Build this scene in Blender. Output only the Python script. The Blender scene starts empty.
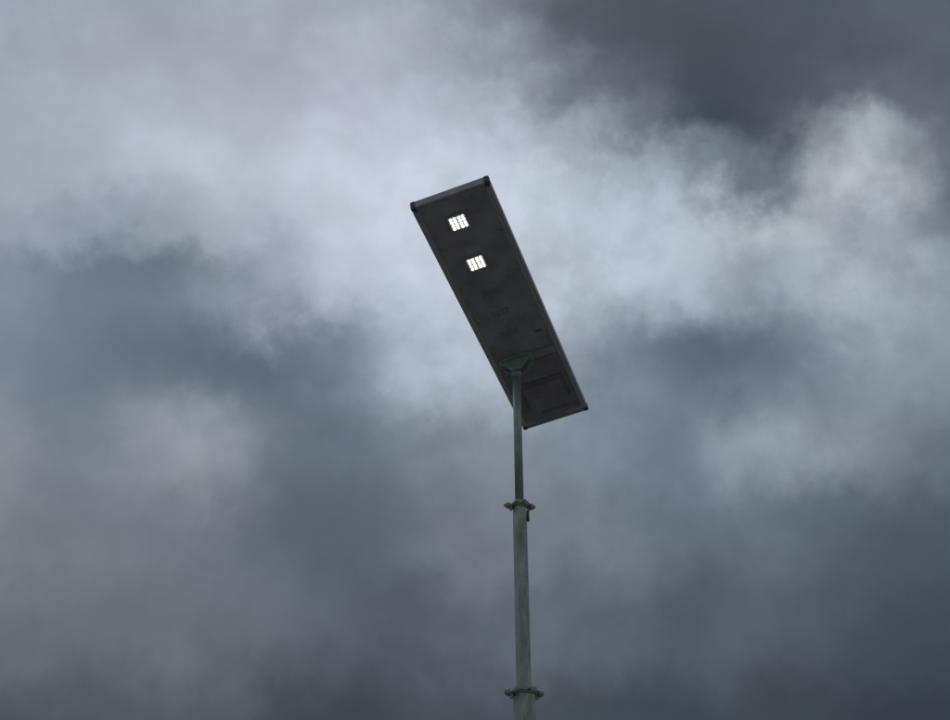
import bpy, bmesh, math, random
from mathutils import Vector, Matrix
random.seed(4)
sc = bpy.context.scene
sc.view_settings.view_transform = 'Standard'
sc.view_settings.look = 'None'
sc.view_settings.exposure = 0
PITCH = math.radians(34.3)

# ---------------------------------------------------------------- world
def lin(c):
    c = c/255.0
    return c/12.92 if c <= 0.04045 else ((c+0.055)/1.055)**2.4

w = bpy.data.worlds.new("World"); sc.world = w; w.use_nodes = True
try:
    w.cycles.sampling_method = 'MANUAL'; w.cycles.sample_map_resolution = 256
except Exception: pass
nt = w.node_tree; nt.nodes.clear()
def N(t, **k):
    n = nt.nodes.new(t)
    for a, b in k.items(): setattr(n, a, b)
    return n
def L(a, b): nt.links.new(a, b)
def M(op, a, b=None, c=None, clamp=False):
    n = N('ShaderNodeMath', operation=op); n.use_clamp = clamp
    for i, v in enumerate((a, b, c)):
        if v is None: continue
        if isinstance(v, (int, float)): n.inputs[i].default_value = v
        else: L(v, n.inputs[i])
    return n.outputs[0]
def noise(vec, scale, detail, rough, dist=0.0):
    n = N('ShaderNodeTexNoise'); L(vec, n.inputs['Vector'])
    n.inputs['Scale'].default_value = scale; n.inputs['Detail'].default_value = detail
    n.inputs['Roughness'].default_value = rough; n.inputs['Distortion'].default_value = dist
    return n
def mix(f, a, b, blend='MIX'):
    n = N('ShaderNodeMix', data_type='RGBA', blend_type=blend)
    n.clamp_factor = True
    if isinstance(f, (int, float)): n.inputs[0].default_value = f
    else: L(f, n.inputs[0])
    for i, v in ((6, a), (7, b)):
        if isinstance(v, tuple): n.inputs[i].default_value = v
        else: L(v, n.inputs[i])
    return n.outputs[2]
def smooth(v, a, b, lo=0.0, hi=1.0):
    n = N('ShaderNodeMapRange', interpolation_type='SMOOTHSTEP')
    L(v, n.inputs[0]); n.inputs[1].default_value = a; n.inputs[2].default_value = b
    n.inputs[3].default_value = lo; n.inputs[4].default_value = hi
    return n.outputs[0]

tc = N('ShaderNodeTexCoord'); D = tc.outputs['Generated']
sep = N('ShaderNodeSeparateXYZ'); L(D, sep.inputs[0])
X, Y, Z = sep.outputs
wn = noise(D, 11.0, 6, 0.60)
wsep = N('ShaderNodeSeparateColor'); L(wn.outputs['Color'], wsep.inputs[0])
# cloud banks: position along the bank (s) and angular height of the bank (phi)
r = M('SQRT', M('ADD', M('ADD', M('MULTIPLY', Y, Y), M('MULTIPLY', Z, Z)), 1e-4))
s0 = M('DIVIDE', X, r)
phi0 = M('ARCTAN2', Z, Y)
s = M('ADD', s0, M('MULTIPLY', M('SUBTRACT', wsep.outputs[0], 0.5), 0.13))
phi = M('ADD', phi0, M('MULTIPLY', M('SUBTRACT', wsep.outputs[1], 0.5), 0.12))
sf = M('DIVIDE', M('ADD', s, 0.6), 1.2, clamp=True)

G = [
 (0,  [(132,138,150),(136,142,154),(140,146,159),(138,144,157),(130,137,149),(106,113,124),(74,81,90),(66,73,82),(68,75,84),(74,81,90),(78,85,94)]),
 (45, [(140,146,158),(144,150,162),(147,153,166),(147,153,165),(143,149,161),(128,135,147),(82,89,99),(66,73,82),(66,73,82),(72,79,88),(80,87,96)]),
 (90, [(146,152,164),(150,156,168),(152,158,171),(154,160,173),(152,158,171),(148,155,167),(104,111,123),(70,77,87),(66,73,83),(82,89,98),(86,93,102)]),
 (135,[(148,154,166),(152,158,170),(156,162,174),(160,166,178),(162,168,181),(160,167,179),(140,147,159),(84,92,102),(70,77,86),(140,147,154),(90,97,106)]),
 (180,[(146,152,164),(152,158,170),(160,166,178),(164,170,182),(167,173,185),(167,173,185),(158,166,177),(132,140,151),(96,104,114),(158,164,170),(88,96,106)]),
 (225,[(132,139,151),(130,138,150),(144,151,163),(160,166,179),(166,172,184),(167,173,185),(160,168,179),(150,159,170),(156,163,170),(142,149,158),(94,102,112)]),
 (270,[(112,120,132),(94,104,116),(112,121,133),(148,155,168),(162,169,181),(164,171,183),(160,168,179),(150,159,170),(138,147,158),(146,154,162),(116,125,135)]),
 (360,[(102,110,122),(90,99,111),(83,93,105),(86,96,109),(124,133,145),(154,162,174),(124,134,146),(88,99,112),(88,99,112),(112,122,132),(116,125,135)]),
 (450,[(120,126,134),(102,109,119),(126,132,140),(94,102,113),(96,105,116),(116,124,135),(112,121,132),(100,110,122),(122,131,140),(114,122,131),(92,101,111)]),
 (540,[(108,113,120),(100,105,113),(97,103,112),(84,92,102),(88,96,106),(102,109,118),(102,110,119),(86,95,105),(86,94,105),(74,83,93),(68,77,87)]),
 (630,[(86,91,98),(94,98,104),(90,95,102),(82,88,96),(74,81,90),(80,87,95),(82,89,97),(71,79,88),(76,83,91),(64,72,81),(58,66,75)]),
 (720,[(66,71,78),(72,77,84),(74,79,86),(60,66,73),(57,63,70),(61,67,75),(58,65,72),(54,61,69),(56,63,70),(50,57,65),(47,54,62)]),
]
TINT = (0.985, 1.0, 0.995)
rows = []
for py, cols in G:
    rp = N('ShaderNodeValToRGB'); cr = rp.color_ramp; cr.interpolation = 'CARDINAL'
    L(sf, rp.inputs[0])
    for i, c in enumerate(cols):
        p = ((i*95-475)/1200 + 0.6)/1.2
        if i < 2: e = cr.elements[i]; e.position = p
        else: e = cr.elements.new(p)
        cc = [1.46*lin(v)**1.06*k for v, k in zip(c, TINT)]
        e.color = (cc[0], cc[1], cc[2], 1)
    rows.append((PITCH + math.atan((360-py)/1200), rp.outputs[0]))
rows = rows[::-1]   # horizon upwards
ph, cur = rows[0]
for p2, o in rows[1:]:
    f = smooth(phi, ph, p2)
    cur = mix(f, cur, o); ph = p2
# rest of the sky overhead and behind: even mid-grey overcast
cur = mix(smooth(phi0, math.radians(54), math.radians(75)), cur, (0.32, 0.34, 0.375, 1))

# billow detail: soft swells everywhere, broken wisps only in the lit, thinner cloud
n1 = noise(D, 8.5, 7, 0.52, 0.0).outputs['Fac']
n2 = noise(D, 24.0, 6, 0.62, 0.0).outputs['Fac']
lum = N('ShaderNodeRGBToBW'); L(cur, lum.inputs[0])
thin = M('MULTIPLY', smooth(lum.outputs[0], 0.10, 0.34), smooth(s0, -0.25, 0.22))
wisp = M('MULTIPLY', M('SUBTRACT', smooth(n2, 0.36, 0.62), 0.5), M('ADD', M('MULTIPLY', thin, 0.13), 0.03))
d = M('ADD', M('MULTIPLY', smooth(n1, 0.32, 0.68), 0.22), wisp)
gain = M('ADD', d, 0.90)
cmb = N('ShaderNodeCombineXYZ')
for i in range(3): L(gain, cmb.inputs[i])
cur = mix(1.0, cur, cmb.outputs[0], 'MULTIPLY')

SUN_EL, SUN_AZ = math.radians(52), math.radians(-6)   # az from +Y towards +X
sky = N('ShaderNodeTexSky', sky_type='NISHITA'); sky.sun_disc = False
sky.sun_elevation = SUN_EL; sky.sun_rotation = SUN_AZ
bg1 = N('ShaderNodeBackground'); L(sky.outputs[0], bg1.inputs[0]); bg1.inputs[1].default_value = 0.05
bg2 = N('ShaderNodeBackground'); L(cur, bg2.inputs[0]); bg2.inputs[1].default_value = 1.0
ms = N('ShaderNodeMixShader'); ms.inputs[0].default_value = 0.97
L(bg1.outputs[0], ms.inputs[1]); L(bg2.outputs[0], ms.inputs[2])
wo = N('ShaderNodeOutputWorld'); L(ms.outputs[0], wo.inputs[0])

sl = bpy.data.lights.new("sun", 'SUN'); sl.energy = 0.6; sl.angle = math.radians(20); sl.color = (1, 0.97, 0.93)
so = bpy.data.objects.new("sun", sl); sc.collection.objects.link(so)
sd = Vector((math.sin(SUN_AZ)*math.cos(SUN_EL), math.cos(SUN_AZ)*math.cos(SUN_EL), math.sin(SUN_EL)))
so.rotation_euler = sd.to_track_quat('Z', 'Y').to_euler(); so.location = (0, 0, 30)

# ---------------------------------------------------------------- materials
def mat(name, col, rough=0.5, metal=0.0, var=0.2, scale=12.0, bump=0.0, spec=0.5, tint=None, stretch=None):
    m = bpy.data.materials.new(name); m.use_nodes = True
    t = m.node_tree; b = t.nodes['Principled BSDF']
    b.inputs['Roughness'].default_value = rough; b.inputs['Metallic'].default_value = metal
    b.inputs['Specular IOR Level'].default_value = spec
    co = t.nodes.new('ShaderNodeTexCoord')
    n = t.nodes.new('ShaderNodeTexNoise'); n.inputs['Scale'].default_value = scale
    n.inputs['Detail'].default_value = 7; n.inputs['Roughness'].default_value = 0.65
    src = co.outputs['Object']
    if stretch:
        mp = t.nodes.new('ShaderNodeMapping'); mp.inputs['Scale'].default_value = stretch
        t.links.new(src, mp.inputs[0]); src = mp.outputs[0]
    t.links.new(src, n.inputs['Vector'])
    rp = t.nodes.new('ShaderNodeValToRGB')
    rp.color_ramp.elements[0].position = 0.3; rp.color_ramp.elements[1].position = 0.7
    c2 = tint or col
    rp.color_ramp.elements[0].color = tuple(c*(1-var) for c in c2)+(1,)
    rp.color_ramp.elements[1].color = tuple(min(1, c*(1+var)) for c in col)+(1,)
    t.links.new(n.outputs['Fac'], rp.inputs[0]); t.links.new(rp.outputs[0], b.inputs['Base Color'])
    r1 = t.nodes.new('ShaderNodeMapRange'); r1.inputs[3].default_value = max(0, rough-0.1); r1.inputs[4].default_value = min(1, rough+0.12)
    t.links.new(n.outputs['Fac'], r1.inputs[0]); t.links.new(r1.outputs[0], b.inputs['Roughness'])
    if bump:
        bp = t.nodes.new('ShaderNodeBump'); bp.inputs['Strength'].default_value = bump; bp.inputs['Distance'].default_value = 0.01
        t.links.new(n.outputs['Fac'], bp.inputs['Height']); t.links.new(bp.outputs[0], b.inputs['Normal'])
    return m
m_under = mat("painted_underside", (0.30, 0.30, 0.31), 0.45, 0.0, 0.22, 6.0, tint=(0.24, 0.24, 0.25))
m_frame = mat("led_module_frame", (0.40, 0.40, 0.385), 0.4, 0.0, 0.15, 20.0)
m_cover = mat("battery_cover_paint", (0.20, 0.20, 0.21), 0.5, 0.0, 0.25, 9.0)
m_dark = mat("cover_recess_paint", (0.13, 0.13, 0.135), 0.5, 0.0, 0.25, 9.0)
m_rail = mat("anodised_rail", (0.40, 0.41, 0.43), 0.4, 0.6, 0.12, 20.0)
m_cap = mat("end_cap_plastic", (0.24, 0.25, 0.265), 0.4, 0.0, 0.2, 20.0)
m_black = mat("black_rubber", (0.05, 0.05, 0.055), 0.6, 0.0, 0.2, 30.0)
m_solar = mat("solar_glass", (0.01, 0.015, 0.04), 0.1, 0.0, 0.2, 8.0)
m_lens = mat("unlit_lens", (0.22, 0.22, 0.225), 0.4, 0.0, 0.1, 40.0)
m_mast = mat("mast_green_grey_paint", (0.25, 0.325, 0.295), 0.42, 0.1, 0.22, 14.0, 0.1, tint=(0.15, 0.195, 0.175), stretch=(1.6, 1.6, 0.5))
m_galv = mat("galvanised_steel", (0.19, 0.235, 0.22), 0.5, 0.3, 0.3, 35.0, 0.2)
m_brk = mat("bracket_green_paint", (0.26, 0.35, 0.30), 0.5, 0.1, 0.2, 25.0, 0.1)
m_gnd = mat("gravel_asphalt", (0.16, 0.155, 0.145), 0.9, 0.0, 0.4, 3.0, 0.5)
m_led = bpy.data.materials.new("led_emitter"); m_led.use_nodes = True
b = m_led.node_tree.nodes['Principled BSDF']
b.inputs['Base Color'].default_value = (0.9, 0.9, 0.85, 1)
b.inputs['Emission Color'].default_value = (0.99, 1.0, 0.95, 1); b.inputs['Emission Strength'].default_value = 3.2

# ---------------------------------------------------------------- mesh helpers
def obj(name, bm, mats, parent, matrix=None, smooth_=False):
    me = bpy.data.meshes.new(name); bm.normal_update(); bm.to_mesh(me); bm.free()
    o = bpy.data.objects.new(name, me); sc.collection.objects.link(o)
    for m in (mats if isinstance(mats, (list, tuple)) else [mats]): me.materials.append(m)
    if parent: o.parent = parent
    if matrix is not None: o.matrix_local = matrix
    if smooth_:
        for p in me.polygons: p.use_smooth = True
    return o
def box(bm, x0, x1, y0, y1, z0, z1, bev=0.0, mi=0, rot=None, seg=2):
    r_ = bmesh.ops.create_cube(bm, size=1.0)
    vs = r_['verts']
    bmesh.ops.scale(bm, verts=vs, vec=(x1-x0, y1-y0, z1-z0))
    bmesh.ops.translate(bm, verts=vs, vec=((x0+x1)/2, (y0+y1)/2, (z0+z1)/2))
    if rot is not None: bmesh.ops.transform(bm, matrix=rot, verts=vs)
    fs = set(f for v in vs for f in v.link_faces)
    for f in fs: f.material_index = mi
    if bev:
        es = list(set(e for v in vs for e in v.link_edges))
        g = bmesh.ops.bevel(bm, geom=es, offset=bev, segments=seg, affect='EDGES', profile=0.5)
        for f in g['faces']: f.material_index = mi
def cyl(bm, c, r1, r2, h, seg=24, mi=0, rot=None, bev=0):
    mt = Matrix.Translation(c) @ (rot if rot is not None else Matrix.Identity(4))
    g = bmesh.ops.create_cone(bm, cap_ends=True, segments=seg, radius1=r1, radius2=r2, depth=h, matrix=mt)
    for f in set(f for v in g['verts'] for f in v.link_faces):
        f.material_index = mi; f.smooth = len(f.verts) == 4
RX = Matrix.Rotation(math.pi/2, 4, 'X'); RY = Matrix.Rotation(math.pi/2, 4, 'Y')

# ---------------------------------------------------------------- ground
bm = bmesh.new()
bmesh.ops.create_grid(bm, x_segments=20, y_segments=20, size=4000)
obj("ground", bm, m_gnd, None)

# ---------------------------------------------------------------- lamp
root = bpy.data.objects.new("solar_street_lamp", None); sc.collection.objects.link(root)
MX, MY = 0.238, 5.73
root.location = (MX, MY, 0)
bpy.context.view_layer.update()

l = Vector((0.627, 1.834, -0.193)).normalized()
wv = Vector((0.394, -0.139, 0.073)); wv = (wv - l*wv.dot(l)).normalized()
n = wv.cross(l)
C = Vector((0.186, 5.379, 5.545))
HW, HL = 0.209, 0.970
F = Matrix(((wv.x, l.x, n.x, C.x-MX), (wv.y, l.y, n.y, C.y-MY), (wv.z, l.z, n.z, C.z), (0, 0, 0, 1)))
bm = bmesh.new()
box(bm, -HW+0.016, HW-0.016, -HL+0.02, HL-0.02, 0.0, 0.042, 0.003)
obj("head_body", bm, m_under, root, F)
bm = bmesh.new()
for sx in (-1, 1):
    x0, x1 = sorted((sx*(HW-0.015), sx*HW))
    box(bm, x0, x1, -HL+0.03, HL-0.03, -0.005, 0.046, 0.003)
    x0, x1 = sorted((sx*(HW-0.030), sx*(HW-0.0155)))
    box(bm, x0, x1, -HL+0.035, HL-0.035, -0.0035, -0.0003, 0.001)
obj("side_rails", bm, m_rail, root, F)
bm = bmesh.new()
for sy in (-1, 1):
    y0, y1 = sorted((sy*(HL-0.024), sy*HL))
    box(bm, -HW+0.004, HW-0.004, y0, y1, -0.005, 0.046, 0.008, seg=3)
obj("end_caps", bm, m_cap, root, F)
bm = bmesh.new()
for sy in (-1, 1):
    for sx in (-1, 1):
        box(bm, *sorted((sx*(HW-0.030), sx*(HW+0.002))), *sorted((sy*(HL-0.028), sy*(HL+0.003))), -0.007, 0.048, 0.010, seg=3)
obj("corner_protectors", bm, m_black, root, F)
bm = bmesh.new()
box(bm, -HW+0.012, HW-0.012, -HL+0.035, HL-0.035, 0.0425, 0.050, 0.002)
obj("solar_panel", bm, m_solar, root, F)
bm = bmesh.new()
for i in range(1, 6):
    x = -HW+0.012 + i*(2*HW-0.024)/6
    box(bm, x-0.001, x+0.001, -HL+0.04, HL-0.04, 0.0503, 0.0509)
for i in range(1, 20):
    y = -HL + i*2*HL/20
    box(bm, -HW+0.015, HW-0.015, y-0.001, y+0.001, 0.0511, 0.0516)
obj("solar_cell_busbars", bm, m_rail, root, F)

def ty(t): return -HL + 2*HL*t
def ux(u): return -HW + 2*HW*u
bm = bmesh.new()
box(bm, -HW+0.034, HW-0.034, ty(0.70), ty(0.968), -0.009, -0.0004, 0.003)
box(bm, -HW+0.034, HW-0.034, ty(0.660)-0.003, ty(0.660)+0.003, -0.003, -0.0004, 0.001)
obj("battery_cover", bm, m_cover, root, F)
bm = bmesh.new()
box(bm, -HW+0.085, HW-0.06, ty(0.785), ty(0.810), -0.013, -0.0094, 0.003)
box(bm, -HW+0.085, -HW+0.098, ty(0.8105), ty(0.915), -0.013, -0.0094, 0.003)
box(bm, HW-0.075, HW-0.06, ty(0.8105), ty(0.90), -0.013, -0.0094, 0.003)
box(bm, -HW+0.15, HW-0.10, ty(0.935), ty(0.946), -0.012, -0.0094, 0.001)
box(bm, HW-0.10, HW-0.065, ty(0.58), ty(0.588), -0.004, -0.0004, 0.001)
obj("cover_clamps", bm, m_dark, root, F)
bm = bmesh.new()
for x in (-HW+0.048, HW-0.048):
    for t in (0.03, 0.17, 0.33, 0.48, 0.62):
        cyl(bm, (x, ty(t), -0.0025), 0.0055, 0.0055, 0.004, 12)
    for t in (0.715, 0.83, 0.95):
        cyl(bm, (x, ty(t), -0.0115), 0.0055, 0.0055, 0.004, 12)
obj("cover_screws", bm, m_galv, root, F)

lit = [(0.456, 0.094), (0.4385, 0.251)]
bmF, bmE, bmU = bmesh.new(), bmesh.new(), bmesh.new()
def module(u, t):
    cx, cy = ux(u), ty(t); h = 0.044
    tgt = bmF
    box(tgt, cx-h, cx+h, cy-h, cy+h, -0.006, -0.0004, 0.002)
    for (a, b_, c_, d_) in ((cx-h-0.004, cx-h+0.004, cy-h-0.004, cy+h+0.004), (cx+h-0.004, cx+h+0.004, cy-h-0.004, cy+h+0.004),
                            (cx-h+0.0045, cx+h-0.0045, cy-h-0.004, cy-h+0.004), (cx-h+0.0045, cx+h-0.0045, cy+h-0.004, cy+h+0.004)):
        box(tgt, a, b_, c_, d_, -0.009, -0.0003, 0.001)
    for i in range(4):
        for j in range(4):
            x = cx + (-0.0325, -0.0120, 0.0120, 0.0325)[i]; y = cy + (-0.0325, -0.0115, 0.0115, 0.0325)[j]
            g = bmesh.ops.create_uvsphere(bmE, u_segments=14, v_segments=8, radius=0.0066)
            bmesh.ops.scale(bmE, verts=g['verts'], vec=(0.95, 1.1, 0.75))
            bmesh.ops.translate(bmE, verts=g['verts'], vec=(x, y, -0.0105))
for u, t in lit: module(u, t)
for t in (0.375, 0.465, 0.555):
    cx, cy = ux(0.44), ty(t)
    for i in range(4):
        for j in range(2):
            x = cx + (-0.040, -0.0135, 0.0135, 0.040)[i]; y = cy + (-0.014, 0.014)[j]
            g = bmesh.ops.create_uvsphere(bmU, u_segments=14, v_segments=8, radius=0.010)
            bmesh.ops.scale(bmU, verts=g['verts'], vec=(0.95, 1, 0.35))
            bmesh.ops.translate(bmU, verts=g['verts'], vec=(x, y, -0.001))
obj("led_module_frames", bmF, m_frame, root, F)
obj("lit_led_lenses", bmE, m_led, root, F, True)
obj("unlit_led_lenses", bmU, m_lens, root, F, True)
bm = bmesh.new()
g = bmesh.ops.create_uvsphere(bm, u_segments=20, v_segments=10, radius=0.014)
bmesh.ops.scale(bm, verts=g['verts'], vec=(1, 1, 0.5))
bmesh.ops.translate(bm, verts=g['verts'], vec=(ux(0.46), ty(0.172), -0.001))
obj("motion_sensor", bm, m_lens, root, F, True)

# ---------------------------------------------------------------- bracket
Fi = F.inverted()
top = Fi @ Vector((0, 0, 5.51))
bx, by = top.x, top.y
bm = bmesh.new()
box(bm, bx-0.10, bx+0.10, by-0.055, by+0.055, -0.0085, -0.0005, 0.002)
for sy in (-1, 1):
    y0 = by + sy*0.028
    pts = [(-0.092, -0.0088), (0.092, -0.0088), (0.030, -0.085), (-0.030, -0.085)]
    vs = []
    for yy in (y0-0.003, y0+0.003):
        vs.append([bm.verts.new((bx+p[0], yy, p[1])) for p in pts])
    a, c = vs
    bm.faces.new(a[::-1]); bm.faces.new(c)
    for i in range(4):
        bm.faces.new((a[i], a[(i+1) % 4], c[(i+1) % 4], c[i]))
for sx in (-1, 1):
    for sy in (-1, 1):
        cyl(bm, (bx+sx*0.085, by+sy*0.045, -0.012), 0.009, 0.009, 0.008, 6)
cyl(bm, (bx, by, -0.062), 0.008, 0.008, 0.085, 12, rot=RX)
bmesh.ops.recalc_face_normals(bm, faces=bm.faces)
obj("mounting_bracket", bm, m_brk, root, F)

# ---------------------------------------------------------------- telescopic mast
ROT = Matrix.Rotation(math.radians(24), 4, 'Z')
bm = bmesh.new()
cyl(bm, (0, 0, (4.54+5.44)/2), 0.023, 0.023, 5.44-4.54, 28)
cyl(bm, (0, 0, 5.415), 0.028, 0.028, 0.07, 28)
obj("mast_top_tube", bm, m_mast, root)
def section(name, a, z0, z1):
    bm = bmesh.new(); h = a/2
    box(bm, -h, h, -h, h, z0, z1, 0.006, rot=ROT, seg=3)
    obj(name, bm, m_mast, root)
section("mast_section_2", 0.058, 3.50, 4.57)
section("mast_section_3", 0.083, 2.40, 3.555)
section("mast_section_4", 0.104, 1.30, 2.45)
section("mast_section_5", 0.127, 0.10, 1.35)
def collar(name, z, a, ear):
    bm = bmesh.new(); h = a/2
    box(bm, -h, h, -h, h, z-0.012, z+0.022, 0.004, rot=ROT)
    box(bm, -h-0.006, h+0.006, -h-0.006, h+0.006, z-0.004, z+0.008, 0.003, rot=ROT)
    for ang in (0, math.pi):
        R = Matrix.Rotation(ang + math.radians(8), 4, 'Z')
        cyl(bm, R @ Vector((h+0.022, 0, z)), 0.010, 0.010, 0.05, 12, rot=R @ RY)
        cyl(bm, R @ Vector((ear-0.008, 0, z)), 0.020, 0.016, 0.018, 16, rot=R @ RY)
        box(bm, h+0.004, ear-0.018, -0.006, 0.006, z-0.03, z-0.006, 0.002, rot=R)
    R = Matrix.Rotation(math.radians(-66), 4, 'Z')
    cyl(bm, R @ Vector((h+0.016, 0, z+0.004)), 0.007, 0.007, 0.032, 10, rot=R @ RY)
    obj(name, bm, m_galv, root)
collar("mast_collar_top", 4.565, 0.074, 0.072)
collar("mast_collar_mid", 3.55, 0.098, 0.088)
collar("mast_collar_low", 2.44, 0.12, 0.10)
collar("mast_collar_base", 1.34, 0.143, 0.115)
bm = bmesh.new()
cyl(bm, (0.043, -0.012, 4.50), 0.008, 0.006, 0.06, 12)
obj("cable_gland", bm, m_black, root)
bm = bmesh.new()
box(bm, -0.13, 0.13, -0.13, 0.13, 0.06, 0.12, 0.01, rot=ROT)
for k in range(4):
    R = Matrix.Rotation(math.radians(24+90*k), 4, 'Z')
    box(bm, 0.11, 1.1, -0.03, 0.03, 0.065, 0.115, 0.006, rot=R)
    cyl(bm, R @ Vector((1.05, 0, 0.032)), 0.08, 0.06, 0.064, 20)
    mt = R @ Matrix.Translation((0.36, 0, 0.42)) @ Matrix.Rotation(math.radians(-40), 4, 'Y')
    cyl(bm, (0, 0, 0), 0.016, 0.016, 0.90, 12, rot=mt)
obj("mast_base", bm, m_mast, root)

# ---------------------------------------------------------------- camera
cam = bpy.data.cameras.new("camera"); co = bpy.data.objects.new("camera", cam); sc.collection.objects.link(co)
cam.sensor_width = 36; cam.lens = 1200/950*36
cam.clip_end = 20000
co.location = (0, 0, 1.6); co.rotation_euler = (math.radians(90)+PITCH, 0, 0)
sc.camera = co
